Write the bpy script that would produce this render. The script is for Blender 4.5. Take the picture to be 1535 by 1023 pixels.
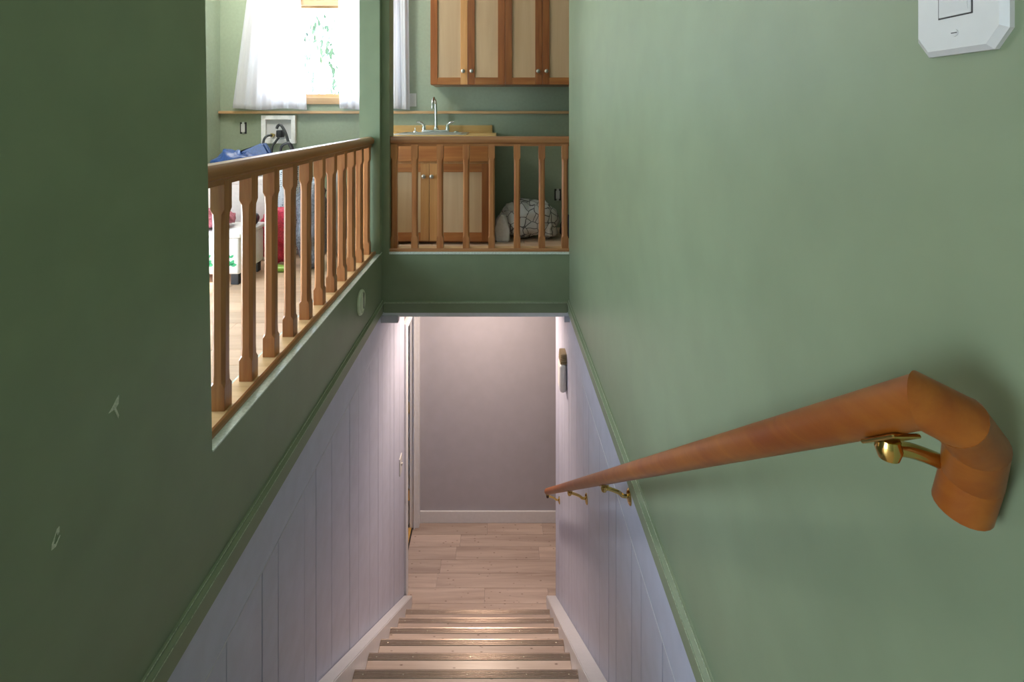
import bpy, bmesh, math, random
from mathutils import Vector, Matrix, noise as mnoise

random.seed(7)
scene = bpy.context.scene
C = scene.collection
for o in list(bpy.data.objects):
    bpy.data.objects.remove(o)

# ------------------------------------------------------------------ camera, world, sun, exposure
EYE = 0.94                                   # eye height over the upper floor (upper floor is z = 0)
cam_d = bpy.data.cameras.new('camera'); cam = bpy.data.objects.new('camera', cam_d); C.objects.link(cam)
cam.location = (0, 0, EYE); cam.rotation_euler = (math.radians(90), 0, 0)
cam_d.sensor_width = 36; cam_d.lens = 775 / 1535 * 36
cam_d.shift_x = (767.5 - 748) / 1535; cam_d.shift_y = -(511.5 - 172) / 1535
cam_d.clip_start = 0.02
scene.camera = cam

w = bpy.data.worlds.new('sky'); scene.world = w; w.use_nodes = True
bgn = w.node_tree.nodes['Background']
bgn.inputs[0].default_value = (0.72, 0.87, 1.0, 1); bgn.inputs[1].default_value = 15.0

sun_d = bpy.data.lights.new('sun', 'SUN'); sun = bpy.data.objects.new('sun', sun_d); C.objects.link(sun)
sun_d.energy = 16; sun_d.angle = math.radians(1.0); sun_d.color = (1.0, 0.95, 0.86)
sun.rotation_euler = Vector((0.50, 0.66, -0.85)).to_track_quat('-Z', 'Y').to_euler()
sun.location = (-5, -6, 6)

def portal(loc, rot, sx, sy):
    d = bpy.data.lights.new('window_portal', 'AREA'); d.shape = 'RECTANGLE'; d.size = sx; d.size_y = sy
    d.cycles.is_portal = True
    o = bpy.data.objects.new('window_portal', d); C.objects.link(o); o.location = loc; o.rotation_euler = rot
PI = math.pi
portal((-1.42, 4.44, 1.465), (-PI / 2, 0, 0), 1.1, 0.8)          # back window, faces -Y
portal((-2.43, 1.78, 0.83), (PI / 2, 0, -PI / 2), 1.26, 1.5)      # side window of the room, faces +X
portal((-2.43, -1.10, 0.69), (PI / 2, 0, -PI / 2), 1.5, 1.22)     # unseen window added beside the top landing to light the right wall

vs = scene.view_settings
vs.view_transform = 'Standard'; vs.look = 'None'; vs.exposure = 0.1; vs.gamma = 1.0
vs.use_curve_mapping = False

# ------------------------------------------------------------------ materials
MATS = {}
def _new(name):
    m = bpy.data.materials.new(name); m.use_nodes = True
    nt = m.node_tree; b = nt.nodes['Principled BSDF']
    MATS[name] = m
    return m, nt, b
def _n(nt, t, **kw):
    n = nt.nodes.new(t)
    for k, v in kw.items(): setattr(n, k, v)
    return n
def _coords(nt, scale, rand=True):
    tc = _n(nt, 'ShaderNodeTexCoord'); mp = _n(nt, 'ShaderNodeMapping')
    mp.inputs['Scale'].default_value = scale
    nt.links.new(tc.outputs['Object'], mp.inputs['Vector'])
    if rand:
        oi = _n(nt, 'ShaderNodeObjectInfo'); mu = _n(nt, 'ShaderNodeMath', operation='MULTIPLY')
        mu.inputs[1].default_value = 37.0
        nt.links.new(oi.outputs['Random'], mu.inputs[0])
        cb = _n(nt, 'ShaderNodeCombineXYZ')
        for i in range(3): nt.links.new(mu.outputs[0], cb.inputs[i])
        nt.links.new(cb.outputs[0], mp.inputs['Location'])
    return mp.outputs['Vector']
def _ramp(nt, fac, stops):
    r = _n(nt, 'ShaderNodeValToRGB')
    e = r.color_ramp.elements
    while len(e) < len(stops): e.new(0.5)
    for i, (p, c) in enumerate(stops):
        e[i].position = p; e[i].color = (*c, 1)
    nt.links.new(fac, r.inputs['Fac'])
    return r.outputs['Color']
def _bump(nt, b, h, strength, dist=0.002):
    bp = _n(nt, 'ShaderNodeBump'); bp.inputs['Strength'].default_value = strength
    bp.inputs['Distance'].default_value = dist
    nt.links.new(h, bp.inputs['Height']); nt.links.new(bp.outputs[0], b.inputs['Normal'])
def plain(name, col, rough=0.5, metal=0.0, var=0.06, scale=9, bump=0.0, spec=None):
    m, nt, b = _new(name)
    v = _coords(nt, (scale,) * 3)
    nz = _n(nt, 'ShaderNodeTexNoise'); nz.inputs['Detail'].default_value = 4
    nt.links.new(v, nz.inputs['Vector'])
    c = _ramp(nt, nz.outputs[0], [(0.3, tuple(x * (1 - var) for x in col)), (0.7, tuple(min(1, x * (1 + var)) for x in col))])
    nt.links.new(c, b.inputs['Base Color'])
    b.inputs['Roughness'].default_value = rough; b.inputs['Metallic'].default_value = metal
    if spec is not None: b.inputs['Specular IOR Level'].default_value = spec
    if bump:
        n2 = _n(nt, 'ShaderNodeTexNoise'); n2.inputs['Scale'].default_value = 14; n2.inputs['Detail'].default_value = 6
        nt.links.new(v, n2.inputs['Vector']); _bump(nt, b, n2.outputs[0], bump)
    return m
def wood(name, dark, light, axis='Z', rough=0.38, grain=1.0, knots=False, coat=0.0):
    m, nt, b = _new(name)
    sc = {'X': (1.6, 26, 26), 'Y': (26, 1.6, 26), 'Z': (26, 26, 1.6)}[axis]
    v = _coords(nt, tuple(s * grain for s in sc))
    nz = _n(nt, 'ShaderNodeTexNoise'); nz.inputs['Detail'].default_value = 7; nz.inputs['Roughness'].default_value = 0.6
    nz.inputs['Distortion'].default_value = 0.5; nz.inputs['Scale'].default_value = 1.3
    nt.links.new(v, nz.inputs['Vector'])
    mid = tuple((a + c) / 2 for a, c in zip(dark, light))
    col = _ramp(nt, nz.outputs[0], [(0.28, dark), (0.5, mid), (0.72, light)])
    if knots:
        sk = {'X': (3.0, 7, 7), 'Y': (7, 3.0, 7), 'Z': (7, 7, 3.0)}[axis]
        vk = _coords(nt, sk)
        vo = _n(nt, 'ShaderNodeTexVoronoi'); nt.links.new(vk, vo.inputs['Vector'])
        kn = _ramp(nt, vo.outputs['Distance'], [(0.05, (0.22, 0.15, 0.11)), (0.16, (1, 1, 1))])
        mx = _n(nt, 'ShaderNodeMixRGB', blend_type='MULTIPLY'); mx.inputs[0].default_value = 0.8
        nt.links.new(col, mx.inputs[1]); nt.links.new(kn, mx.inputs[2]); col = mx.outputs[0]
    oi = _n(nt, 'ShaderNodeObjectInfo')
    mr = _n(nt, 'ShaderNodeMapRange'); mr.inputs[3].default_value = 0.86; mr.inputs[4].default_value = 1.12
    nt.links.new(oi.outputs['Random'], mr.inputs[0])
    hs = _n(nt, 'ShaderNodeHueSaturation'); nt.links.new(mr.outputs[0], hs.inputs['Value'])
    nt.links.new(col, hs.inputs['Color']); nt.links.new(hs.outputs[0], b.inputs['Base Color'])
    b.inputs['Roughness'].default_value = rough
    b.inputs['Coat Weight'].default_value = coat; b.inputs['Coat Roughness'].default_value = 0.2
    _bump(nt, b, nz.outputs[0], 0.12, 0.001)
    return m

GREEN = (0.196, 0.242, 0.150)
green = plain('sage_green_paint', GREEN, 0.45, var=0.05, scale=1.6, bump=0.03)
green2 = plain('sage_green_paint_lit', (0.27, 0.325, 0.235), 0.45, var=0.04)  # the sage green again, lightened: the room's brighter light is in the colour
lav = plain('lavender_paint', (0.46, 0.485, 0.62), 0.42, var=0.05, scale=2.5, bump=0.02)
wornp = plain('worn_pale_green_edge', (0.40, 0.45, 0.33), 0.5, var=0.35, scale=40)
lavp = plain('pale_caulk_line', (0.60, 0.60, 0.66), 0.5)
lavd = plain('shadowed_joint_paint', (0.20, 0.185, 0.20), 0.6)
mauve = plain('mauve_grey_paint', (0.42, 0.415, 0.475), 0.45, var=0.03, scale=2, bump=0.02)
trimw = plain('white_trim_paint', (0.68, 0.69, 0.74), 0.35, var=0.03)
sillp = plain('pale_sill_paint', (0.62, 0.68, 0.62), 0.25, var=0.15, scale=24)
ceilw = plain('ceiling_white', (0.80, 0.80, 0.76), 0.8)
rail_w = wood('fir_rail_wood', (0.25, 0.09, 0.028), (0.43, 0.19, 0.07), 'Y', 0.28, coat=0.3)
rail_x = wood('fir_rail_wood_cross', (0.25, 0.09, 0.028), (0.43, 0.19, 0.07), 'X', 0.28, coat=0.3)
bal_w = wood('fir_baluster_wood', (0.27, 0.085, 0.026), (0.47, 0.205, 0.075), 'Z', 0.33, coat=0.2)
hand_w = wood('oiled_handrail_wood', (0.205, 0.044, 0.003), (0.33, 0.105, 0.012), 'Y', 0.40, grain=0.9, coat=0.0)
frame_w = wood('cherry_frame_wood', (0.20, 0.052, 0.012), (0.33, 0.115, 0.03), 'Z', 0.35, coat=0.15)
frame_l = wood('light_fir_frame_wood', (0.42, 0.18, 0.055), (0.56, 0.29, 0.11), 'Z', 0.35, coat=0.15)
frame_x = wood('cherry_cross_wood', (0.26, 0.08, 0.02), (0.42, 0.17, 0.05), 'X', 0.35, coat=0.15)
panel_w = wood('birch_panel_wood', (0.47, 0.305, 0.17), (0.58, 0.405, 0.245), 'Z', 0.45, grain=0.35)
pine = wood('yellow_pine_wood', (0.50, 0.31, 0.10), (0.66, 0.44, 0.17), 'X', 0.4, grain=0.7)
ledge_w = wood('ledge_wood', (0.45, 0.26, 0.12), (0.62, 0.40, 0.20), 'X', 0.4)
lam = wood('greige_laminate', (0.36, 0.275, 0.235), (0.60, 0.49, 0.43), 'X', 0.36, grain=0.55, knots=True)
oakf = wood('pale_oak_floor', (0.50, 0.32, 0.21), (0.68, 0.48, 0.34), 'X', 0.3, grain=0.6)
yellow_f = wood('yellow_wood_floor', (0.5, 0.27, 0.06), (0.66, 0.40, 0.12), 'Y', 0.35)
groove = plain('dark_groove', (0.05, 0.045, 0.045), 0.8)
strip_m = plain('bronze_nosing_metal', (0.36, 0.29, 0.25), 0.30, metal=0.7)
brass = plain('polished_brass', (0.62, 0.44, 0.15), 0.18, metal=1.0)
darkbr = plain('dark_bronze', (0.05, 0.03, 0.025), 0.35, metal=0.5)
chrome = plain('brushed_chrome', (0.72, 0.74, 0.75), 0.16, metal=1.0)
steel = plain('stainless_steel', (0.6, 0.61, 0.62), 0.3, metal=1.0)
pewter = plain('pewter_knob', (0.42, 0.39, 0.34), 0.3, metal=0.8)
wplast = plain('white_plastic', (0.55, 0.55, 0.55), 0.35, var=0.02)
black = plain('black_plastic', (0.02, 0.02, 0.024), 0.45)
rubber = plain('grey_rubber_hose', (0.045, 0.05, 0.055), 0.45)
discm = plain('pale_green_disc', (0.58, 0.64, 0.47), 0.5)
chip = plain('bare_plaster', (0.52, 0.54, 0.45), 0.8, var=0.2, scale=60)
tan = plain('tan_grille', (0.33, 0.26, 0.15), 0.5)
bluebag = plain('blue_woven_plastic', (0.018, 0.055, 0.19), 0.35, var=0.25, scale=14, bump=0.4)
redbag = plain('red_plastic', (0.55, 0.03, 0.07), 0.35, var=0.35, scale=22, bump=0.5)
navy = plain('navy_cloth', (0.02, 0.028, 0.06), 0.8, var=0.3)
purple = plain('purple_cloth', (0.25, 0.10, 0.28), 0.8, var=0.3)
rosec = plain('rose_cloth', (0.45, 0.13, 0.16), 0.8, var=0.4, scale=20)
pinkw = plain('pale_pink_board', (0.72, 0.62, 0.58), 0.6)
whiteb = plain('white_box', (0.82, 0.82, 0.82), 0.4)
greenp = plain('green_print', (0.03, 0.38, 0.16), 0.5)
limep = plain('lime_green_plastic', (0.35, 0.60, 0.12), 0.4)
leafm = plain('leaf_green', (0.022, 0.05, 0.018), 0.6, var=0.3)
barkm = plain('bark_brown', (0.16, 0.11, 0.08), 0.9)

def stripes(name, base, line, scale, kind):
    m, nt, b = _new(name)
    v = _coords(nt, scale, rand=False)
    if kind == 'net':
        nz = _n(nt, 'ShaderNodeTexNoise'); nz.inputs['Scale'].default_value = 1.2
        nt.links.new(v, nz.inputs['Vector'])
        ad = _n(nt, 'ShaderNodeMixRGB'); ad.inputs[0].default_value = 0.25
        nt.links.new(v, ad.inputs[1]); nt.links.new(nz.outputs[1], ad.inputs[2])
        vo = _n(nt, 'ShaderNodeTexVoronoi'); vo.feature = 'DISTANCE_TO_EDGE'
        nt.links.new(ad.outputs[0], vo.inputs['Vector'])
        c = _ramp(nt, vo.outputs['Distance'], [(0.030, line), (0.042, base)])
    else:
        ch = _n(nt, 'ShaderNodeTexVoronoi'); ch.distance = 'MANHATTAN'
        nt.links.new(v, ch.inputs['Vector']); ch.inputs['Randomness'].default_value = 0.35
        c = _ramp(nt, ch.outputs['Distance'], [(0.40, line), (0.46, base)])
    nt.links.new(c, b.inputs['Base Color']); b.inputs['Roughness'].default_value = 0.75
    return m
netcloth = stripes('grey_cloth_with_dark_line_print', (0.50, 0.48, 0.46), (0.10, 0.09, 0.09), (3.6, 3.6, 3.6), 'net')
zigzag = stripes('black_and_white_lattice_cloth', (0.60, 0.62, 0.66), (0.012, 0.015, 0.03), (17, 17, 15), 'lattice')
greybag = plain('dark_grey_shiny_plastic', (0.11, 0.115, 0.135), 0.25, var=0.5, scale=16, bump=0.8)
greycloth = plain('pale_grey_cloth', (0.48, 0.45, 0.42), 0.85, var=0.1)

def sheer():
    m, nt, b = _new('sheer_white_curtain')
    nt.nodes.remove(b)
    out = nt.nodes['Material Output']
    d = _n(nt, 'ShaderNodeBsdfDiffuse'); d.inputs[0].default_value = (0.86, 0.86, 0.90, 1)
    t = _n(nt, 'ShaderNodeBsdfTranslucent'); t.inputs[0].default_value = (0.80, 0.80, 0.86, 1)
    tr = _n(nt, 'ShaderNodeBsdfTransparent')
    m1 = _n(nt, 'ShaderNodeMixShader'); m1.inputs[0].default_value = 0.45
    m2 = _n(nt, 'ShaderNodeMixShader'); m2.inputs[0].default_value = 0.28
    nt.links.new(d.outputs[0], m1.inputs[1]); nt.links.new(t.outputs[0], m1.inputs[2])
    nt.links.new(m1.outputs[0], m2.inputs[1]); nt.links.new(tr.outputs[0], m2.inputs[2])
    nt.links.new(m2.outputs[0], out.inputs[0])
    return m
sheer_m = sheer()
def glass():
    m, nt, b = _new('window_glass')
    nt.nodes.remove(b); out = nt.nodes['Material Output']
    tr = _n(nt, 'ShaderNodeBsdfTransparent'); gl = _n(nt, 'ShaderNodeBsdfGlossy'); gl.inputs['Roughness'].default_value = 0.02
    mx = _n(nt, 'ShaderNodeMixShader'); mx.inputs[0].default_value = 0.05
    nt.links.new(tr.outputs[0], mx.inputs[1]); nt.links.new(gl.outputs[0], mx.inputs[2]); nt.links.new(mx.outputs[0], out.inputs[0])
    return m
glass_m = glass()
def lampmat(name, col, s):
    m, nt, b = _new(name)
    b.inputs['Base Color'].default_value = (*col, 1)
    b.inputs['Emission Color'].default_value = (*col, 1); b.inputs['Emission Strength'].default_value = s
    return m

# ------------------------------------------------------------------ mesh helpers (vertices in world coordinates)
ORG = {}
def _org(p): return ORG[p.name]
def tag(o, label, cat=None, group=None, kind=None):
    o['label'] = label
    if cat: o['category'] = cat
    if group: o['group'] = group
    if kind: o['kind'] = kind
    return o
def thing(name, label, cat, loc, group=None, kind=None):
    o = bpy.data.objects.new(name, None); C.objects.link(o); o.location = loc
    o.empty_display_size = 0.05
    ORG[o.name] = Vector(loc)
    return tag(o, label, cat, group, kind)
def finish(name, bm, mat, parent=None, smooth=False, auto=None):
    bmesh.ops.recalc_face_normals(bm, faces=bm.faces)
    if parent is not None:
        org = _org(parent)
    else:
        xs = [v.co for v in bm.verts]
        org = Vector((sum(v.x for v in xs) / len(xs), sum(v.y for v in xs) / len(xs), min(v.z for v in xs)))
    for v in bm.verts: v.co -= org
    me = bpy.data.meshes.new(name); bm.to_mesh(me); bm.free()
    if smooth:
        for p in me.polygons: p.use_smooth = True
        if auto: me.set_sharp_from_angle(angle=math.radians(auto))
    me.materials.append(mat)
    o = bpy.data.objects.new(name, me); C.objects.link(o)
    if parent is not None: o.parent = parent
    else: o.location = org
    ORG[o.name] = org.copy()
    return o
def inst(name, me, parent, loc, rotz=0):
    o = bpy.data.objects.new(name, me); C.objects.link(o)
    o.parent = parent; o.location = Vector(loc) - _org(parent); o.rotation_euler = (0, 0, rotz)
    ORG[o.name] = Vector(loc)
    return o
def bm_new(): return bmesh.new()
def abox(bm, x0, x1, y0, y1, z0, z1, bev=0.0, seg=2):
    vs_ = [bm.verts.new(p) for p in ((x0, y0, z0), (x1, y0, z0), (x1, y1, z0), (x0, y1, z0), (x0, y0, z1), (x1, y0, z1), (x1, y1, z1), (x0, y1, z1))]
    fs = [bm.faces.new([vs_[i] for i in f]) for f in ((3, 2, 1, 0), (4, 5, 6, 7), (0, 1, 5, 4), (1, 2, 6, 5), (2, 3, 7, 6), (3, 0, 4, 7))]
    if bev:
        es = {e for f in fs for e in f.edges}
        bmesh.ops.bevel(bm, geom=list(es), offset=bev, segments=seg, affect='EDGES', profile=0.5)
    return bm
def box(name, x0, x1, y0, y1, z0, z1, mat, parent=None, bev=0.0, smooth=False):
    bm = bm_new(); abox(bm, x0, x1, y0, y1, z0, z1, bev)
    return finish(name, bm, mat, parent, smooth, 40 if smooth else None)
def aprism(bm, poly, axis, a0, a1):
    """poly: 2-D points; axis 'X' -> (y,z), 'Y' -> (x,z), 'Z' -> (x,y)"""
    def P(p, a):
        return {'X': (a, p[0], p[1]), 'Y': (p[0], a, p[1]), 'Z': (p[0], p[1], a)}[axis]
    A = [bm.verts.new(P(p, a0)) for p in poly]; B = [bm.verts.new(P(p, a1)) for p in poly]
    n = len(poly)
    bm.faces.new(A); bm.faces.new(B[::-1])
    for i in range(n): bm.faces.new((A[i], B[i], B[(i + 1) % n], A[(i + 1) % n]))
    return bm
def prism(name, poly, axis, a0, a1, mat, parent=None, smooth=False, auto=35):
    bm = bm_new(); aprism(bm, poly, axis, a0, a1)
    return finish(name, bm, mat, parent, smooth, auto if smooth else None)
def atube(bm, pts, rad, seg=12, cap=True):
    pts = [Vector(p) for p in pts]; n = len(pts)
    if not isinstance(rad, (list, tuple)): rad = [rad] * n
    up = None; rings = []
    for i, p in enumerate(pts):
        d = (pts[min(i + 1, n - 1)] - pts[max(i - 1, 0)]).normalized()
        if up is None:
            up = Vector((0, 0, 1)) if abs(d.z) < 0.9 else Vector((1, 0, 0))
        s = d.cross(up).normalized(); up = s.cross(d).normalized()
        rings.append([bm.verts.new(p + (s * math.cos(2 * PI * k / seg) + up * math.sin(2 * PI * k / seg)) * rad[i]) for k in range(seg)])
    for a, b in zip(rings, rings[1:]):
        for k in range(seg): bm.faces.new((a[k], a[(k + 1) % seg], b[(k + 1) % seg], b[k]))
    if cap: bm.faces.new(rings[0][::-1]); bm.faces.new(rings[-1])
    return bm
def tube(name, pts, rad, mat, parent=None, seg=12):
    bm = bm_new(); atube(bm, pts, rad, seg)
    return finish(name, bm, mat, parent, True, 50)
def alathe(bm, prof, origin, axis, seg=20):
    """prof: (radius, distance along axis)"""
    axis = Vector(axis).normalized(); o = Vector(origin)
    u = axis.orthogonal().normalized(); v = axis.cross(u)
    rings = []
    for r, h in prof:
        if r < 1e-6: rings.append([bm.verts.new(o + axis * h)])
        else: rings.append([bm.verts.new(o + axis * h + (u * math.cos(2 * PI * k / seg) + v * math.sin(2 * PI * k / seg)) * r) for k in range(seg)])
    for a, b in zip(rings, rings[1:]):
        for k in range(seg):
            k2 = (k + 1) % seg
            if len(a) == 1 and len(b) == 1: continue
            if len(a) == 1: bm.faces.new((a[0], b[k2], b[k]))
            elif len(b) == 1: bm.faces.new((a[k], a[k2], b[0]))
            else: bm.faces.new((a[k], a[k2], b[k2], b[k]))
    if len(rings[0]) > 1: bm.faces.new(rings[0][::-1])
    if len(rings[-1]) > 1: bm.faces.new(rings[-1])
    return bm
def lathe(name, prof, origin, axis, mat, parent=None, seg=20, auto=40):
    bm = bm_new(); alathe(bm, prof, origin, axis, seg)
    return finish(name, bm, mat, parent, True, auto)
def smoothpts(pts, n=8):
    P = [Vector(p) for p in pts]; out = []
    for i in range(len(P) - 1):
        p0, p1, p2, p3 = P[max(i - 1, 0)], P[i], P[i + 1], P[min(i + 2, len(P) - 1)]
        for k in range(n):
            t = k / n
            out.append(0.5 * ((2 * p1) + (p2 - p0) * t + (2 * p0 - 5 * p1 + 4 * p2 - p3) * t * t + (3 * p1 - p0 - 3 * p2 + p3) * t ** 3))
    out.append(P[-1]); return out
def lump(name, c, r, mat, parent=None, seed=0, amp=0.12, freq=5.0, power=2.6, fold=0.0, seg=40):
    """a sagging bag: super-ellipsoid, noise-folded, flat on its base at z = c.z - r.z"""
    bm = bm_new(); bmesh.ops.create_uvsphere(bm, u_segments=seg, v_segments=seg * 2 // 3, radius=1)
    off = Vector((seed * 3.1, seed * 1.7, seed * 0.9)); c = Vector(c)
    for v in bm.verts:
        d = v.co.normalized()
        k = (abs(d.x) ** power + abs(d.y) ** power + abs(d.z) ** power) ** (-1 / power)
        p = Vector((d.x * r[0], d.y * r[1], d.z * r[2])) * k
        nz = mnoise.fractal(p * freq + off, 1.0, 2.0, 4)
        rg = abs(mnoise.noise(p * freq * 2.2 + off * 2))
        p += Vector((d.x, d.y, d.z)) * (nz * amp - rg * fold)
        p.z = max(p.z, -r[2])
        v.co = c + p
    return finish(name, bm, mat, parent, True)
def Z(drop): return EYE - drop

# ------------------------------------------------------------------ main dimensions
XL, XR = -0.70, 0.42            # faces of the stairwell walls
LOW = Z(3.595)                  # lower floor
SILL = Z(0.82)                  # top of the kerb round the well
YH = 3.085                      # face of the header over the stairs
TR1, TR0 = Z(1.118), Z(1.18)    # trim band
SEAM = Z(1.352)
ROOM_X, ROOM_Y, CEIL = -2.32, 4.305, 2.55
FARY = 4.56
T = 0.12

# ------------------------------------------------------------------ structure
bm = bm_new()
aprism(bm, [(0.45, TR0), (YH, TR0), (YH, SILL), (1.262, SILL), (1.195, CEIL), (0.45, CEIL)], 'X', XL - T, XL)
wl = finish('wall_left', bm, green); tag(wl, 'dark sage green stairwell wall with the balustrade opening', 'wall', kind='structure')
bm = bm_new()
aprism(bm, [(-2.0, LOW), (3.82, LOW), (3.82, TR0), (0.45, TR0), (0.45, -0.23), (-2.0, -0.23)], 'X', XL - T, XL - 0.014)
abox(bm, XL - T, XL - 0.014, 3.82, FARY, Z(1.56), TR0)
wll = finish('wall_left_lower', bm, lavd)
tag(wll, 'lavender panelled lower wall beneath the balustrade side', 'wall', kind='structure')
ORG[wll.name] = ORG[wll.name]

bm = bm_new()
aprism(bm, [(-2.0, TR0), (3.10, TR0), (3.10, CEIL), (-2.0, CEIL)], 'X', XR, XR + T)
wr = finish('wall_right', bm, green); tag(wr, 'sage green stairwell wall behind the wooden handrail', 'wall', kind='structure')
bm = bm_new()
aprism(bm, [(-2.0, LOW), (3.83, LOW), (3.83, TR0), (-2.0, TR0)], 'X', XR + 0.014, XR + T)
wrl = finish('wall_right_lower', bm, lavd)
tag(wrl, 'lavender panelled lower wall beneath the handrail', 'wall', kind='structure')
box('wall_end_cap', XR + 0.002, XR + T, 3.828, 3.84, LOW, TR0, trimw, wrl)

# paneling: one wide board, then vertical planks, each a part of its wall
def paneling(wall, x0, x1, yend, seed):
    rnd = random.Random(seed)
    box('panel_rail', x0, x1, 0.05, yend, SEAM + 0.0008, TR0 - 0.001, lav, wall, 0.0015)
    y = 0.06; cyc = [0.11, 0.22, 0.12, 0.185, 0.26, 0.155, 0.22, 0.2]; i = 0
    while y < yend - 0.02:
        wd = cyc[i % len(cyc)]; i += 1
        y1 = min(y + wd, yend)
        if yend - y1 < 0.06: y1 = yend
        zb = max(LOW, SEAM - 0.6 - (y) * 0.75 - 0.9)
        d = rnd.uniform(0, 0.0012)
        g = 0.0012
        bm = bm_new(); abox(bm, x0 + (d if x0 > 0 else 0), x1 - (d if x0 < 0 else 0), y + g, y1 - g, zb, SEAM - 0.0006, 0.0015, 1)
        finish('plank', bm, lav, wall)
        y = y1
paneling(wll, XL - 0.014, XL, 3.82, 1)
paneling(wrl, XR, XR + 0.014, 3.83, 2)

# trim bands round the well
def band(name, poly, axis, a0, a1, label):
    o = prism(name, poly, axis, a0, a1, green); tag(o, label, 'trim', kind='structure'); return o
def bandpoly(x, s):
    return [(x, TR0), (x + s * 0.010, TR0), (x + s * 0.010, TR1 - 0.010), (x + s * 0.014, TR1 - 0.008), (x + s * 0.014, TR1 - 0.001), (x + s * 0.005, TR1 + 0.004), (x + s * 0.005, TR1 + 0.009), (x, TR1 + 0.011)]
band('trim_1', bandpoly(XL, 1), 'Y', 0.26, YH, 'narrow green moulding between green wall and lavender planks, below balusters')
band('trim_2', bandpoly(XR, -1), 'Y', 0.26, YH, 'narrow green moulding between green wall and lavender planks, below handrail')

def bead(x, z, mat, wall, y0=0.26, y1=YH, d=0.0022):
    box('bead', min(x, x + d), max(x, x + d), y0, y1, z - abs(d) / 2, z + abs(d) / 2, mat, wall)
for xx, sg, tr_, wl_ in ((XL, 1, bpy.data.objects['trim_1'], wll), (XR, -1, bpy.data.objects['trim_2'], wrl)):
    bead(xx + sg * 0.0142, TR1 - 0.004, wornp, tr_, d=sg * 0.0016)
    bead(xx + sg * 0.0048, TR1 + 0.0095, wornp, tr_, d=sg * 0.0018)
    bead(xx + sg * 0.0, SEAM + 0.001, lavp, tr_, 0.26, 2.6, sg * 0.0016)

hd = box('wall_header', XL, XR, YH, YH + T, TR0, SILL, green); tag(hd, 'dark green header wall spanning the stairs under the short balustrade', 'wall', kind='structure')
hb = prism('trim_3', [(YH, TR0), (YH - 0.008, TR0), (YH - 0.008, TR1 - 0.008), (YH - 0.013, TR1 - 0.006), (YH - 0.013, TR1 + 0.001), (YH, TR1 + 0.006)], 'X', XL + 0.015, XR - 0.015, green)
tag(hb, 'green moulding along the bottom of the header wall', 'trim', kind='structure')
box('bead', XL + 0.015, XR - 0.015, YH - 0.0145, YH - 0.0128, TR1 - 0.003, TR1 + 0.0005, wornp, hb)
lip = box('trim_4', XL, XR, YH - 0.004, YH + T, Z(1.205), TR0, trimw); tag(lip, 'thin mauve strip under the green header wall', 'trim', kind='structure')
box('corner_block', XL, XL + 0.10, YH - 0.02, YH + 0.03, Z(1.236), Z(1.196), mauve, lip)
box('corner_block', XR - 0.032, XR, YH - 0.02, YH + 0.03, Z(1.232), Z(1.196), mauve, lip)

bm = bm_new()
abox(bm, XL - T, XL, 3.035, YH, SILL, CEIL, 0.0)
abox(bm, XL - T, XL + 0.046, YH, YH + T, SILL, CEIL, 0.0)
cp = finish('wall_corner', bm, green); tag(cp, 'narrow green corner post between the two balustrades', 'wall', kind='structure')

# back wall of the upper room with its window hole, side walls, ceiling, upper floor slab
WX0, WX1, WZ0, WZ1 = -1.96, -0.88, Z(-0.139), Z(-0.92)
bm = bm_new()
for a in ((ROOM_X, WX0, -0.25, CEIL), (WX1, 1.7, -0.25, CEIL), (WX0, WX1, -0.25, WZ0), (WX0, WX1, WZ1, CEIL)):
    abox(bm, a[0], a[1], ROOM_Y, ROOM_Y + 0.14, a[2], a[3])
bw = finish('wall_back', bm, green2); tag(bw, 'sage green kitchen wall with the curtained window', 'wall', kind='structure')
SW0, SW1, SZ0, SZ1 = 1.15, 2.40, 0.08, 1.58
bm = bm_new()
for a in ((-2.0, -1.85, -0.25, CEIL), (-0.35, SW0, -0.25, CEIL), (SW1, ROOM_Y, -0.25, CEIL), (SW0, SW1, -0.25, SZ0), (SW0, SW1, SZ1, CEIL), (-1.85, -0.35, -0.25, SZ0), (-1.85, -0.35, 1.30, CEIL)):
    abox(bm, ROOM_X - 0.14, ROOM_X, a[0], a[1], a[2], a[3])
sw = finish('wall_side', bm, green2); tag(sw, 'sage green side wall of the laundry corner', 'wall', kind='structure')
bm = bm_new(); abox(bm, 1.56, 1.7, 3.1, ROOM_Y, -0.25, CEIL); abox(bm, XR + T, 1.7, 2.98, 3.1, -0.25, CEIL)
o = finish('wall_kitchen', bm, green2); tag(o, 'sage green wall closing the kitchen behind the stairwell wall', 'wall', kind='structure')
o = box('wall_near', ROOM_X - 0.14, XR + T, -2.12, -2.0, -0.25, CEIL, green2); tag(o, 'sage green wall at the top landing', 'wall', kind='structure')
o = box('wall_light_screen', ROOM_X, XL - T, 0.45, 0.55, 0.0, CEIL, green2); tag(o, 'added partition screening the laundry corner from the top landing daylight', 'wall', kind='structure')  # unseen partition, added to keep landing daylight out of the laundry corner
o = box('ceiling', ROOM_X - 0.14, 1.7, -2.12, ROOM_Y + 0.14, CEIL, CEIL + 0.1, ceilw); tag(o, 'white ceiling over the upper room', 'ceiling', kind='structure')
bm = bm_new()
abox(bm, ROOM_X, XL - T, -2.0, ROOM_Y, -0.22, -0.014)
abox(bm, XL - T, 1.56, YH + T, ROOM_Y, -0.22, -0.014)
abox(bm, XL - T, XR + T, -2.0, 0.24, -0.22, -0.014)
fl = finish('floor', bm, oakf); tag(fl, 'pale oak plank floor of the upper room', 'floor', kind='structure')
rnd = random.Random(5)
y = 0.9
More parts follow.
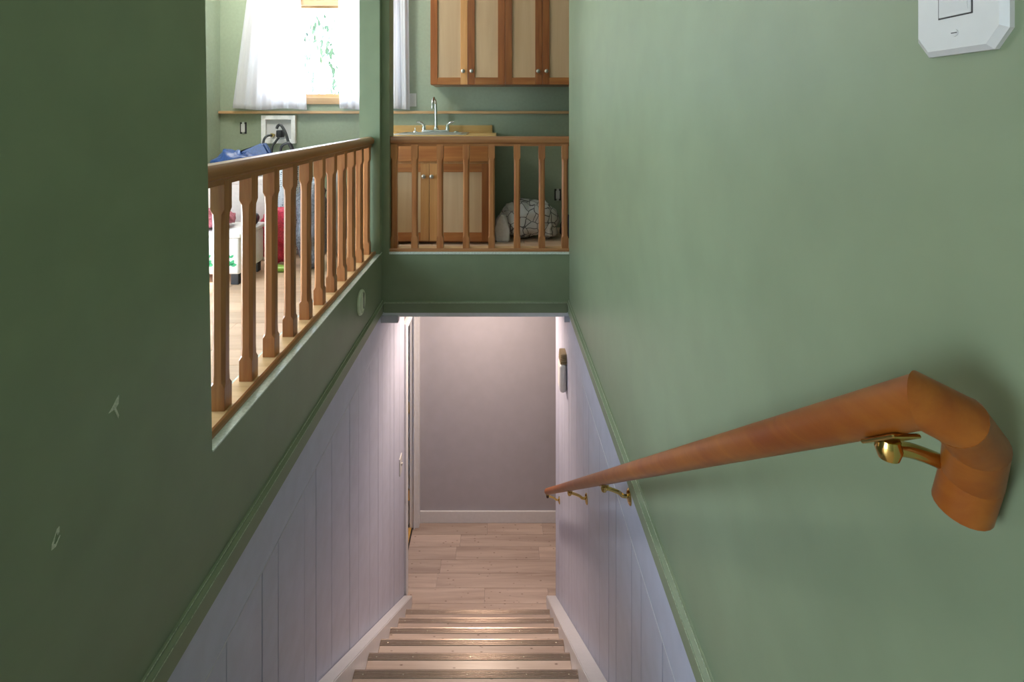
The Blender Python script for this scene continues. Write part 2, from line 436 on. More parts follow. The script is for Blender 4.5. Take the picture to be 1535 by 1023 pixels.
while y < ROOM_Y - 0.01:
    y1 = min(y + 0.13, ROOM_Y)
    xs = [ROOM_X, rnd.uniform(-1.9, -1.1), XL - T] if y < YH + T - 0.06 else [ROOM_X, rnd.uniform(-1.9, -1.0), rnd.uniform(-0.6, 0.3), 1.56]
    for a, b in zip(xs, xs[1:]):
        box('plank', a + 0.001, b - 0.001, y + 0.001, y1 - 0.001, -0.014, 0.0, oakf, fl)
    y = y1

# lower landing
lf = box('floor_lower', XL - T, 1.4, 3.2, FARY, LOW - 0.15, LOW - 0.012, groove); tag(lf, 'greige laminate plank floor at the foot of the stairs', 'floor', kind='structure')
y = 3.30; rnd = random.Random(11)
while y < FARY - 0.01:
    y1 = min(y + 0.125, FARY)
    xs = [XL - T * 0.4, rnd.uniform(-0.55, -0.1), rnd.uniform(0.05, 0.38), rnd.uniform(0.9, 1.2), 1.4]
    if rnd.random() < 0.5: xs.pop(2)
    for a, b in zip(xs, xs[1:]):
        box('plank', a + 0.0007, b - 0.0007, y + 0.0007, y1 - 0.0007, LOW - 0.012, LOW, lam, lf)
    y = y1
fw = box('wall_far', XL - T, 1.4, FARY, FARY + 0.12, LOW - 0.15, TR0, mauve); tag(fw, 'mauve grey wall facing the foot of the stairs', 'wall', kind='structure')
o = box('baseboard_far', XL + 0.004, 1.4, FARY - 0.016, FARY, LOW, LOW + 0.105, trimw, None, 0.004); tag(o, 'white baseboard along the mauve wall at the stair foot', 'baseboard', kind='structure')
o = box('wall_landing', 1.4, 1.52, 3.2, FARY + 0.12, LOW - 0.15, TR0, mauve); tag(o, 'mauve wall closing the lower landing', 'wall', kind='structure')
o = box('wall_landing_near', XR + T, 1.4, 3.1, 3.2, LOW - 0.15, TR0, mauve); tag(o, 'mauve wall behind the lower landing', 'wall', kind='structure')
o = box('ceiling_lower', XL, 1.52, YH + T, FARY + 0.12, Z(1.205), TR0 + 0.02, ceilw); tag(o, 'ceiling over the lower landing', 'ceiling', kind='structure')
# side room behind the open door at the foot of the stairs
o = box('floor_side_room', -2.2, XL - T, 3.3, 5.2, LOW - 0.15, LOW - 0.002, yellow_f); tag(o, 'yellow wood floor of the room through the lower doorway', 'floor', kind='structure')
bm = bm_new(); abox(bm, -2.3, -2.2, 3.3, 5.2, LOW, TR0); abox(bm, -2.2, XL - T, 5.2, 5.3, LOW, TR0); abox(bm, -2.2, XL - T, 3.2, 3.3, LOW, TR0); abox(bm, -2.3, XL - T, 3.2, 5.3, TR0, TR0 + 0.05)
o = finish('wall_side_room', bm, mauve); tag(o, 'mauve wall of the room through the lower doorway', 'wall', kind='structure')

# doorway casing and door
dc = thing('trim_5', 'white casing and jamb round the lower doorway', 'trim', (XL, 3.86, LOW), kind='structure')
DH = Z(1.60)
box('near_casing', XL - 0.014, XL + 0.016, 3.822, 3.90, LOW, DH + 0.05, trimw, dc, 0.004)
box('head_casing', XL - 0.014, XL + 0.014, 3.90, FARY - 0.005, DH - 0.01, DH + 0.05, trimw, dc, 0.004)
box('near_jamb', XL - T - 0.005, XL - 0.014, 3.82, 3.845, LOW, DH, trimw, dc)
box('far_jamb', XL - 0.078, XL + 0.006, 4.49, FARY - 0.002, LOW, DH, trimw, dc, 0.004)
box('door_stop', XL - 0.040, XL - 0.030, 4.474, 4.49, LOW, DH, trimw, dc)
box('head_jamb', XL - T, XL, 3.845, 4.49, DH, DH + 0.02, trimw, dc)
dr = thing('door_1', 'open white door in the lower doorway with brass hinges', 'door', (-1.16, 4.54, LOW), kind='structure')
box('slab', -1.54, -0.79, 4.515, 4.55, LOW + 0.008, DH - 0.004, trimw, dr, 0.003)
for hz in (0.24, 1.0, 1.82):
    h = tube('hinge', [(-0.784, 4.497, LOW + hz), (-0.784, 4.497, LOW + hz + 0.09)], 0.009, brass, dr)
    box('hinge_leaf', -0.822, -0.786, 4.508, 4.514, LOW + hz, LOW + hz + 0.09, brass, h)
o = box('threshold', -0.93, XL - 0.06, 3.85, 4.49, LOW - 0.002, LOW + 0.006, yellow_f, dc)

# ------------------------------------------------------------------ staircase
st = thing('staircase', 'straight flight of greige laminate steps with ribbed metal nosings', 'staircase', (-0.14, 3.5, LOW))
NX0, NX1 = -0.637, 0.347
RUN, RISE = 0.2538, (3.404 - 0.94) / 13
rib = []
for i in range(5):
    a = i / 5 * 0.030
    rib += [(-a - 0.0006, 0.0012), (-a - 0.0012, 0.0025), (-a - 0.0022, 0.0031), (-a - 0.0036, 0.0031), (-a - 0.0046, 0.0025), (-a - 0.0052, 0.0012)]
nprof = [(0.004, -0.028), (0.004, 0.002)] + rib + [(-0.0315, 0.0), (0.0, 0.0), (0.0, -0.028)]
me_n = bpy.data.meshes.new('nosing'); bmn = bm_new(); aprism(bmn, nprof, 'X', NX0, NX1); bmesh.ops.recalc_face_normals(bmn, faces=bmn.faces); bmn.to_mesh(me_n); bmn.free(); me_n.materials.append(strip_m)
for p in me_n.polygons: p.use_smooth = True
me_n.set_sharp_from_angle(angle=math.radians(55))
me_s = bpy.data.meshes.new('screw'); bmn = bm_new(); alathe(bmn, [(0.0032, 0), (0.0032, 0.0008), (0.0015, 0.0012), (0, 0.0012)], (0, 0, 0), (0, 0, 1), 10); bmn.to_mesh(me_s); bmn.free(); me_s.materials.append(pewter)
me_t = bpy.data.meshes.new('tread'); bmn = bm_new(); abox(bmn, NX0, NX1, -RUN - 0.022, 0.0, -0.030, 0.0, 0.002, 1); bmn.to_mesh(me_t); bmn.free(); me_t.materials.append(lam)
me_r = bpy.data.meshes.new('riser'); bmn = bm_new(); abox(bmn, NX0, NX1, -0.016, 0.0, -RISE, -0.030); bmn.to_mesh(me_r); bmn.free(); me_r.materials.append(lam)
for k in range(1, 14):
    yk, zk = 3.550 - RUN * (k - 1), Z(3.404 - RISE * (k - 1))
    t_ = inst('tread', me_t, st, (0, yk, zk))
    inst('riser', me_r, st, (0, yk - 0.022, zk))
    n_ = inst('nosing', me_n, st, (0, yk, zk))
    for sx in (NX0 + 0.04, -0.42, -0.14, 0.12, NX1 - 0.04):
        inst('screw', me_s, n_, (sx, yk - 0.016, zk + 0.0025))
def skirt(x0, x1):
    def zn(yy): return Z(3.404) + (3.550 - yy) * RISE / RUN
    y0, y1 = 0.25, 3.80
    poly = [(y0, zn(y0) - 0.30), (3.55, LOW), (y1, LOW), (y1, zn(y1) + 0.055), (y0, zn(y0) + 0.055)]
    bm = bm_new(); aprism(bm, poly, 'X', x0, x1)
    bmesh.ops.bevel(bm, geom=[e for e in bm.edges], offset=0.004, segments=2, affect='EDGES')
    return finish('skirt_board', bm, trimw, st)
skirt(XL + 0.0005, NX0 - 0.0005); skirt(NX1 + 0.0005, XR - 0.0005)

# ------------------------------------------------------------------ balustrades
def baluster_mesh(h):
    rings = []
    bm = bm_new()
    def ring(z, w_, ch):
        a, c = w_ / 2, ch
        return [bm.verts.new(p) for p in ((-a + c, -a, z), (a - c, -a, z), (a, -a + c, z), (a, a - c, z), (a - c, a, z), (-a + c, a, z), (-a, a - c, z), (-a, -a + c, z))]
    Wd = 0.040
    prof = [(0, Wd, 0.001), (0.062, Wd, 0.001), (0.074, Wd - 0.003, 0.0075), (0.10, Wd - 0.004, 0.0085), (h - 0.12, Wd - 0.004, 0.0085), (h - 0.092, Wd - 0.003, 0.0075), (h - 0.078, Wd, 0.001), (h, Wd, 0.001)]
    for z, a, c in prof: rings.append(ring(z, a, c))
    for A, B in zip(rings, rings[1:]):
        for k in range(8): bm.faces.new((A[k], A[(k + 1) % 8], B[(k + 1) % 8], B[k]))
    bm.faces.new(rings[0][::-1]); bm.faces.new(rings[-1])
    bmesh.ops.recalc_face_normals(bm, faces=bm.faces)
    me = bpy.data.meshes.new('baluster'); bm.to_mesh(me); bm.free(); me.materials.append(bal_w)
    return me
BZ0, BZ1 = SILL + 0.014, Z(0.180)
RT = Z(0.130)
bmesh_h = baluster_mesh(BZ1 - BZ0)
def railpoly(c):
    h = RT - BZ1
    return [(c - 0.018, BZ1 - 0.010), (c + 0.018, BZ1 - 0.010), (c + 0.020, BZ1 + 0.004), (c + 0.031, BZ1 + 0.012), (c + 0.033, BZ1 + 0.026), (c + 0.029, BZ1 + 0.038), (c + 0.018, RT - 0.002), (c, RT), (c - 0.018, RT - 0.002), (c - 0.029, BZ1 + 0.038), (c - 0.033, BZ1 + 0.026), (c - 0.031, BZ1 + 0.012), (c - 0.020, BZ1 + 0.004)]
BX = -0.765
b1 = thing('balustrade', 'long wooden balustrade with eleven chamfered balusters beside the laundry corner', 'balustrade', (BX, 2.1, SILL), 'wooden balustrades round the stairwell')
prism('handrail', railpoly(BX), 'Y', 1.225, 3.034, rail_w, b1, True, 30)
box('shoe_rail', BX - 0.035, BX + 0.030, 1.262, 3.034, SILL + 0.0, SILL + 0.014, ledge_w, b1, 0.002)
prism('shoe_moulding', [(BX + 0.030, SILL), (BX + 0.042, SILL), (BX + 0.043, SILL + 0.010), (BX + 0.039, SILL + 0.018), (BX + 0.033, SILL + 0.020), (BX + 0.030, SILL + 0.018)], 'Y', 1.262, 3.034, rail_w, b1, True, 30)
for i in range(11):
    inst('baluster', bmesh_h, b1, (BX, 1.423 + 0.1565 * i, BZ0))
sl = box('trim_6', XL - T + 0.001, XL + 0.003, 1.262, YH, SILL - 0.004, SILL + 0.0005, sillp); tag(sl, 'pale painted sill strip under the long balustrade', 'trim', kind='structure')

BY = 3.135
b2 = thing('balustrade', 'short wooden balustrade spanning the stairwell in front of the sink cabinet', 'balustrade', (-0.12, BY, SILL), 'wooden balustrades round the stairwell')
bx0, bx1 = XL + 0.046, XR - 0.001
prism('handrail', railpoly(BY), 'X', bx0, bx1 + 0.012, rail_x, b2, True, 30)
box('shoe_rail', bx0, bx1, BY - 0.033, BY + 0.035, SILL, SILL + 0.014, ledge_w, b2, 0.002)
prism('shoe_moulding', [(BY - 0.033, SILL), (BY - 0.045, SILL), (BY - 0.046, SILL + 0.012), (BY - 0.041, SILL + 0.020), (BY - 0.033, SILL + 0.018)], 'X', bx0, bx1, rail_x, b2, True, 30)
for px in (591, 622, 660, 699, 737, 775, 812, 848):
    inst('baluster', bmesh_h, b2, (min(max((px - 748) * BY / 775, bx0 + 0.0205), bx1 - 0.0205), BY, BZ0))
o = box('trim_7', bx0, bx1, YH - 0.006, YH + 0.004, SILL - 0.012, SILL + 0.001, sillp); tag(o, 'pale painted edge strip along the top of the header wall', 'trim', kind='structure')

# ------------------------------------------------------------------ wall handrail
hr = thing('stair_handrail', 'round wooden handrail on brass brackets along the green stairwell wall', 'handrail', (0.34, 2.0, Z(1.5)))
HX, SL = 0.337, 0.752
def hz(yy): return Z(0.243) - (yy - 0.432) * SL
R = 0.0192
def pieces(pts, rad, names, mat, parent, seg=24):
    """mitred round timber: each leg is its own mesh, cut on the bisecting plane"""
    P = [Vector(p) for p in pts]
    dirs = [(b - a).normalized() for a, b in zip(P, P[1:])]
    for i, (a, b) in enumerate(zip(P, P[1:])):
        d = dirs[i]
        n0 = (dirs[i - 1] + d).normalized() if i > 0 else d
        n1 = (d + dirs[i + 1]).normalized() if i < len(dirs) - 1 else d
        u = d.orthogonal().normalized(); v = d.cross(u)
        bm = bm_new(); A = []; B = []
        for k in range(seg):
            c = (u * math.cos(2 * PI * k / seg) + v * math.sin(2 * PI * k / seg)) * rad[i]
            A.append(bm.verts.new(a + c - d * (c.dot(n0) / d.dot(n0)))); B.append(bm.verts.new(b + c - d * (c.dot(n1) / d.dot(n1))))
        for k in range(seg): bm.faces.new((A[k], A[(k + 1) % seg], B[(k + 1) % seg], B[k]))
        bm.faces.new(A[::-1]); bm.faces.new(B)
        if i == len(dirs) - 1 or i == 0:
            pass
        finish(names[i], bm, mat, parent, True, 40)
yA = 0.414
pieces([(HX, 3.62, hz(3.62)), (HX, yA, hz(yA)), (0.360, 0.405, Z(0.240)), (0.386, 0.418, Z(0.266)), (0.397, 0.434, Z(0.302)), (0.3975, 0.4435, Z(0.336))],
       [R, 0.0205, 0.0208, 0.0208, 0.0208], ['rail', 'elbow_piece', 'elbow_piece', 'elbow_piece', 'elbow_end'], hand_w, hr)
def bracket(yy, first=False):
    zr = hz(yy)
    zb = zr - R / math.cos(math.atan(SL)) - 0.001
    b = bpy.data.objects.new('bracket', None); C.objects.link(b); b.parent = hr
    b.location = Vector((XR, yy, zb - 0.04)) - ORG[hr.name]; ORG[b.name] = Vector((XR, yy, zb - 0.04))
    pr_ = 0.015 if yy < 0.6 else 0.024
    lathe('wall_plate', [(pr_, 0), (pr_, 0.003), (pr_ * 0.75, 0.007), (0.010, 0.009), (0, 0.010)], (XR, yy, zb - 0.036), (-1, 0, 0), brass, b, 20)
    pts = smoothpts([(XR - 0.006, yy, zb - 0.034), (XR - 0.022, yy, zb - 0.033), (XR - 0.036, yy, zb - 0.022), (HX + 0.018, yy, zb - 0.011), (HX, yy, zb - 0.010)], 5)
    tube('arm', pts, 0.0062, brass, b, 10)
    bm = bm_new(); abox(bm, -0.012, 0.012, -0.024, 0.024, -0.0035, 0.0, 0.001, 1)
    bmesh.ops.rotate(bm, verts=bm.verts, matrix=Matrix.Rotation(-math.atan(SL), 3, 'X'))
    bmesh.ops.translate(bm, verts=bm.verts, vec=(HX, yy, zb + 0.001))
    finish('saddle', bm, brass, b)
    lathe('boss', [(0, -0.004), (0.008, -0.002), (0.0105, 0.006), (0.008, 0.014), (0, 0.016)], (HX, yy, zb - 0.0155), (0, 0, 1), brass if not first else darkbr, b, 14)
for yy in (0.447, 1.66, 2.47): bracket(yy)
bracket(3.585, True)

# ------------------------------------------------------------------ switch plates and wall fittings
def octplate(y0, y1, z0, z1, ch):
    return [(y0 + ch, z0), (y1 - ch, z0), (y1, z0 + ch * 1.25), (y1, z1 - ch * 1.25), (y1 - ch, z1), (y0 + ch, z1), (y0, z1 - ch * 1.25), (y0, z0 + ch * 1.25)]
s1 = thing('light_switch', 'white light switch plate with clipped corners above the handrail elbow', 'light switch', (XR, 0.467, Z(-0.055)), 'light switches by the stairs')
bm = bm_new()
A = octplate(0.421, 0.513, Z(-0.055), Z(-0.180), 0.013); B = octplate(0.426, 0.508, Z(-0.060), Z(-0.175), 0.0115)
r0 = [bm.verts.new((XR, a, b)) for a, b in A]; r1 = [bm.verts.new((XR - 0.004, a, b)) for a, b in A]; r2 = [bm.verts.new((XR - 0.008, a, b)) for a, b in B]
for p, q in ((r0, r1), (r1, r2)):
    for k in range(8): bm.faces.new((p[k], p[(k + 1) % 8], q[(k + 1) % 8], q[k]))
bm.faces.new(r0[::-1]); bm.faces.new(r2)
finish('plate', bm, wplast, s1)
ro = box('rocker_gap', XR - 0.0084, XR - 0.006, 0.4495, 0.4845, Z(-0.0885), Z(-0.158), groove, s1)
box('rocker_frame', XR - 0.0092, XR - 0.006, 0.4507, 0.4833, Z(-0.0897), Z(-0.157), wplast, s1, 0.0006)
bm = bm_new(); aprism(bm, [(XR - 0.009, Z(-0.093)), (XR - 0.0094, Z(-0.093)), (XR - 0.012, Z(-0.123)), (XR - 0.0098, Z(-0.154)), (XR - 0.009, Z(-0.154))], 'Y', 0.453, 0.481)
finish('rocker', bm, wplast, s1)
for zz in (-0.074, -0.166):
    sc_ = lathe('screw', [(0.0034, 0), (0.0032, 0.0008), (0, 0.0012)], (XR - 0.008, 0.467, Z(zz)), (-1, 0, 0), wplast, s1, 12)
    box('screw_slot', XR - 0.0094, XR - 0.0088, 0.4642, 0.4698, Z(zz) - 0.0004, Z(zz) + 0.0004, groove, sc_)

s2 = thing('light_switch', 'small white switch plate on the lavender planks by the lower doorway', 'light switch', (XL, 3.66, Z(2.54)), 'light switches by the stairs')
box('plate', XL, XL + 0.007, 3.625, 3.70, Z(2.54), Z(2.42), wplast, s2, 0.002)
prism('toggle', [(XL + 0.006, Z(2.492)), (XL + 0.018, Z(2.478)), (XL + 0.018, Z(2.468)), (XL + 0.006, Z(2.470))], 'Y', 3.657, 3.668, wplast, s2)

wd_ = thing('wall_disc', 'round pale green cover with concentric rings on the dark green wall', 'wall disc', (XL, 2.605, Z(0.946)))
lathe('cover', [(0.062, 0), (0.064, 0.006), (0.060, 0.012), (0.050, 0.014), (0.047, 0.011), (0.043, 0.011), (0.040, 0.015), (0.018, 0.017), (0, 0.017)], (XL, 2.605, Z(0.946)), (1, 0, 0), discm, wd_, 32, 25)
bm = bm_new(); abox(bm, XL + 0.0165, XL + 0.018, 2.609, 2.618, Z(0.98), Z(0.90), 0.0)
finish('slot', bm, groove, wd_)
lathe('button', [(0.006, 0), (0.006, 0.003), (0, 0.004)], (XL + 0.0145, 2.600, Z(0.993)), (1, 0, 0), discm, wd_, 12)

wu = thing('wall_unit', 'small white rounded wall unit with a ribbed tan top on lavender planks', 'wall unit', (XR, 3.25, Z(1.72)))
bm = bm_new(); abox(bm, XR - 0.045, XR, 3.19, 3.31, Z(1.725), Z(1.55), 0.02, 3)
finish('body', bm, whiteb, wu, True, 50)
for i in range(5):
    box('rib', XR - 0.040 + i * 0.001, XR, 3.20 + 0.002 * i, 3.30, Z(1.548 - 0.012 * i), Z(1.541 - 0.012 * i), tan, wu)
box('grille_core', XR - 0.028, XR, 3.21, 3.295, Z(1.55), Z(1.49), tan, wu)

# paint chips on the left wall (parts of the wall)
def chipmesh(y, z, pts):
    bm = bm_new(); A = [bm.verts.new((XL + 0.0002, y + a, z + b)) for a, b in pts]; B = [bm.verts.new((XL + 0.0012, y + a * 0.9, z + b * 0.9)) for a, b in pts]
    bm.faces.new(A); bm.faces.new(B[::-1])
    for i in range(len(pts)): bm.faces.new((A[i], A[(i + 1) % len(pts)], B[(i + 1) % len(pts)], B[i]))
    finish('paint_chip', bm, chip, wl)
chipmesh(0.942, Z(0.533), [(-0.016, -0.003), (-0.006, 0.004), (0.004, 0.014), (0.010, 0.017), (0.009, 0.002), (0.002, -0.003), (0.010, -0.022), (0.008, -0.026), (-0.002, -0.004)])
chipmesh(0.815, Z(0.669), [(-0.007, -0.013), (0.001, -0.014), (0.010, -0.002), (0.008, -0.001), (0.0, -0.009), (-0.004, -0.006), (0.002, 0.010), (0.004, 0.003), (0.008, 0.006), (0.008, 0.014), (0.003, 0.013), (-0.006, -0.004)])

# ------------------------------------------------------------------ kitchen
def rp_door(name, x0, x1, yf, z0, z1, fw, mats, parent, knob_x, knob_z, th=0.02):
    """frame-and-panel door, front face at y = yf; frame rails and stiles are its own pieces"""
    org = ORG[parent.name]
    d = bpy.data.objects.new(name, None); C.objects.link(d); d.parent = parent
    base = Vector(((x0 + x1) / 2, yf, z0)); d.location = base - org; ORG[d.name] = base
    ml, mr, mx = mats
    box('stile', x0, x0 + fw, yf, yf + th, z0, z1, ml, d, 0.0015)
    box('stile', x1 - fw, x1, yf, yf + th, z0, z1, mr, d, 0.0015)
    box('cross_rail', x0 + fw, x1 - fw, yf, yf + th, z0, z0 + fw, mx, d, 0.0015)
    box('cross_rail', x0 + fw, x1 - fw, yf, yf + th, z1 - fw, z1, mx, d, 0.0015)
    box('panel', x0 + fw, x1 - fw, yf + 0.010, yf + 0.016, z0 + fw, z1 - fw, panel_w, d)
    lathe('knob', [(0.006, 0), (0.005, 0.010), (0.010, 0.015), (0.0155, 0.020), (0.0155, 0.025), (0.010, 0.029), (0, 0.030)], (knob_x, yf, knob_z), (0, -1, 0), pewter, d, 16)
    return d
UY = 4.0; UB = Z(-0.232); UT = 2.02
pxm = 775 / UY
def ux(px): return (px - 748) / pxm
for n, (a, b, m_, lab) in enumerate(((645, 757, 701, 'red-brown framed wall cabinet with pale panels, nearest the white curtain'), (757, 869, 813, 'red-brown framed wall cabinet with pale panels, partly hidden by the stairwell wall'))):
    uc = thing('wall_cabinet', lab, 'cabinet', ((ux(a) + ux(b)) / 2, UY + 0.15, UB), 'wall cabinets over the sink')
    box('body', ux(a) + 0.001, ux(b) - 0.001, UY + 0.021, ROOM_Y - 0.001, UB, UT, frame_w, uc, 0.001)
    kz = Z(-(172 - 107) / pxm)
    rp_door('door', ux(a) + 0.001, ux(m_) - 0.001, UY, UB + 0.002, UT - 0.002, 0.054, (frame_w, frame_l if n == 0 else frame_w, frame_x), uc, ux(m_ - 6.5), kz)
    rp_door('door', ux(m_) + 0.001, ux(b) - 0.001, UY, UB + 0.002, UT - 0.002, 0.054, (frame_w, frame_w, frame_x), uc, ux(m_ + 6), kz)

KY = 3.755; KS = 775 / KY
def kx(px): return (px - 748) / KS
def kz_(py): return Z((py - 172) / KS)
CT = 0.79
sc_ = thing('sink_cabinet', 'fir sink base cabinet with two pale panel doors behind the short balustrade', 'cabinet', (kx(645), KY + 0.27, 0))
X0, X1 = kx(549), kx(741)
box('body', X0, X1, KY + 0.02, ROOM_Y - 0.001, 0.055, CT - 0.03, frame_x, sc_)
box('face_frame', X0, X1, KY + 0.002, KY + 0.02, 0.055, CT - 0.03, frame_l, sc_, 0.001)
box('toe_kick', X0 + 0.01, X1 - 0.01, KY + 0.045, KY + 0.06, 0.0, 0.055, frame_w, sc_)
box('false_drawer', X0 + 0.045, X1 - 0.045, KY - 0.018, KY + 0.002, kz_(242), CT - 0.055, frame_x, sc_, 0.003)
zt = kz_(245)
rp_door('door', kx(553), kx(644) - 0.0015, KY - 0.018, 0.025, zt, 0.062, (frame_w, frame_l, frame_x), sc_, kx(636), kz_(264))
rp_door('door', kx(644) + 0.0015, kx(735), KY - 0.018, 0.025, zt, 0.062, (frame_l, frame_w, frame_x), sc_, kx(648), kz_(264))
ct = box('countertop', X0 - 0.01, X1 + 0.012, KY - 0.025, ROOM_Y - 0.001, CT - 0.03, CT, pine, None, 0.003)
tag(ct, 'yellow pine countertop on the sink cabinet', 'countertop')
bs = box('backsplash', X0 - 0.01, (738 - 748) / 180, ROOM_Y - 0.022, ROOM_Y - 0.001, CT + 0.0005, CT + 0.062, pine, None, 0.002)
tag(bs, 'low yellow pine backsplash board behind the faucet', 'backsplash')
FX, FY = (653 - 748) * 4.17 / 775, 4.17
sk = thing('sink', 'stainless steel sink set in the pine countertop', 'sink', (FX, 4.0, CT))
bm = bm_new()
abox(bm, FX - 0.27, FX + 0.27, 3.80, 4.25, CT + 0.0005, CT + 0.007, 0.002, 1)
finish('rim', bm, steel, sk)
bm = bm_new()
for a in ((FX - 0.23, FX + 0.23, 3.83, 3.845), (FX - 0.23, FX + 0.23, 4.09, 4.105), (FX - 0.23, FX - 0.215, 3.845, 4.09), (FX + 0.215, FX + 0.23, 3.845, 4.09)):
    abox(bm, a[0], a[1], a[2], a[3], CT + 0.007, CT + 0.012)
finish('bowl_edge', bm, steel, sk)
fa = thing('faucet', 'chrome gooseneck faucet with two lever handles on the sink', 'faucet', (FX, FY, CT + 0.0075))
fz = CT + 0.0075
box('deck_plate', FX - 0.11, FX + 0.11, FY - 0.025, FY + 0.025, fz, fz + 0.020, chrome, fa, 0.006, True)
pts = smoothpts([(FX + 0.003, FY, fz + 0.015), (FX + 0.002, FY, fz + 0.12), (FX, FY, fz + 0.225), (FX - 0.004, FY - 0.025, fz + 0.268), (FX - 0.008, FY - 0.07, fz + 0.272), (FX - 0.012, FY - 0.10, fz + 0.24), (FX - 0.012, FY - 0.108, fz + 0.19)], 6)
tube('spout', pts, [0.014 - 0.004 * min(1, i / 12) for i in range(len(pts))], chrome, fa, 14)
lathe('spout_base', [(0.022, 0), (0.020, 0.012), (0.015, 0.022)], (FX + 0.003, FY, fz + 0.018), (0, 0, 1), chrome, fa)
for s in (-1, 1):
    hx = FX + s * 0.095
    h = lathe('handle', [(0.019, 0), (0.016, 0.02), (0.013, 0.04), (0.010, 0.05), (0, 0.053)], (hx, FY, fz + 0.018), (0, 0, 1), chrome, fa)
    tube('lever', smoothpts([(hx, FY, fz + 0.055), (hx + s * 0.018, FY - 0.01, fz + 0.076), (hx + s * 0.055, FY - 0.018, fz + 0.084)], 5), [0.0085] * 8 + [0.006] * 3, chrome, h, 10)
for s, nm in ((-1, 'sprayer'), (1, 'soap_cap')):
    lathe(nm, [(0.024, 0), (0.022, 0.007), (0.008, 0.011), (0, 0.012)] if s > 0 else [(0.024, 0), (0.02, 0.008), (0.004, 0.012), (0.003, 0.04), (0, 0.042)], (FX + s * 0.165, FY, fz), (0, 0, 1), chrome, fa, 14)

ld = box('trim_8', ROOM_X + 0.005, 1.5, ROOM_Y - 0.045, ROOM_Y, Z(-0.008), Z(-0.030), ledge_w, None, 0.003); tag(ld, 'thin wooden ledge running along the kitchen wall under the window', 'ledge', kind='structure')

# window
wn = thing('window_1', 'bright wooden-framed window behind the sheer curtains', 'window', ((WX0 + WX1) / 2, ROOM_Y, WZ0), kind='structure')
cw = 0.055
for nm, a in (('head_casing', (WX0 - cw, WX1 + cw, WZ1 - 0.012, WZ1 + cw)), ('window_stool', (WX0 - cw, WX1 + cw, WZ0 - 0.052, WZ0 + 0.004)), ('side_casing', (WX0 - cw, WX0 + 0.012, WZ0 + 0.004, WZ1 - 0.012)), ('side_casing', (WX1 - 0.012, WX1 + cw, WZ0 + 0.004, WZ1 - 0.012))):
    box(nm, a[0], a[1], ROOM_Y - 0.018, ROOM_Y - 0.0005, a[2], a[3], ledge_w, wn, 0.003)
box('bottom_sash', WX0 + 0.012, WX1 - 0.012, ROOM_Y + 0.02, ROOM_Y + 0.06, WZ0 - 0.0, WZ0 + 0.035, ledge_w, wn, 0.003)
box('top_sash', WX0 + 0.012, WX1 - 0.012, ROOM_Y + 0.02, ROOM_Y + 0.06, WZ1 - 0.03, WZ1, ledge_w, wn, 0.003)
box('side_sash', WX0, WX0 + 0.035, ROOM_Y + 0.02, ROOM_Y + 0.06, WZ0, WZ1, ledge_w, wn, 0.003)
box('side_sash', WX1 - 0.035, WX1, ROOM_Y + 0.02, ROOM_Y + 0.06, WZ0, WZ1, ledge_w, wn, 0.003)
box('sill', WX0, WX1, ROOM_Y, ROOM_Y + 0.02, WZ0 - 0.02, WZ0 + 0.004, ledge_w, wn)
box('pane', WX0 + 0.03, WX1 - 0.03, ROOM_Y + 0.038, ROOM_Y + 0.042, WZ0 + 0.03, WZ1 - 0.025, glass_m, wn)
for wname, A0, A1, ZT, wlab in (('window_2', SW0, SW1, SZ1, 'tall side window of the laundry corner'), ('fill_window', -1.85, -0.35, 1.30, 'added wide window beside the top landing, lighting the stairwell wall')):  # the second window is unseen, added to light the right stairwell wall
    w2 = thing(wname, wlab, 'window', (ROOM_X, (A0 + A1) / 2, SZ0), kind='structure')
    for a in ((A0 - 0.05, A1 + 0.05, ZT, ZT + 0.06), (A0 - 0.05, A1 + 0.05, SZ0 - 0.06, SZ0), (A0 - 0.06, A0, SZ0, ZT), (A1, A1 + 0.06, SZ0, ZT)):
        box('casing', ROOM_X + 0.0005, ROOM_X + 0.02, a[0], a[1], a[2], a[3], ledge_w, w2)
    box('pane', ROOM_X - 0.07, ROOM_X - 0.066, A0, A1, SZ0, ZT, glass_m, w2)

# curtains
CY = 4.235
rod = tube('curtain_rod', [(-2.25, CY, 2.08), (-0.66, CY, 2.08)], 0.009, ledge_w); tag(rod, 'thin wooden curtain rod above the window', 'curtain rod')
def curtain(label, top, bot, zt, zb, folds, seed, flare=0.0):
    n, m = 90, 24
    bm = bm_new(); rnd = random.Random(seed); ph = rnd.uniform(0, 6)
    g = []
    for j in range(m + 1):
        t = j / m
        row = []
        for i in range(n + 1):
            s = i / n
            x0 = top[0] + (bot[0] - top[0]) * t; x1 = top[1] + (bot[1] - top[1]) * t
            yy = CY + 0.016 * math.sin(s * folds * 2 * PI + ph + 0.8 * math.sin(3 * s + t)) * (0.55 + 0.45 * t) + 0.006 * math.sin(s * folds * 4.6 * PI + 1.3)
            if flare and s < 0.38: yy = CY + (yy - CY) * (0.35 + s) - flare * t * (0.38 - s)
            row.append(bm.verts.new((x0 + (x1 - x0) * s, yy, zt + (zb - zt) * t + 0.006 * math.sin(s * 9 + ph) * t)))
        g.append(row)
    for a, b in zip(g, g[1:]):
        for i in range(n): bm.faces.new((a[i], a[i + 1], b[i + 1], b[i]))
    o = finish('curtain', bm, sheer_m, None, True)
    md = o.modifiers.new('thickness', 'SOLIDIFY'); md.thickness = 0.0012
    tag(o, label, 'curtain', 'sheer white curtains at the window')
cs = 775 / CY
def cx(px): return (px - 748) / cs
curtain('sheer white curtain pulled outward at its hem, above the washer outlet box', (cx(374), cx(448)), (cx(350), cx(459)), 2.068, 0.985, 6, 3, 0.06)
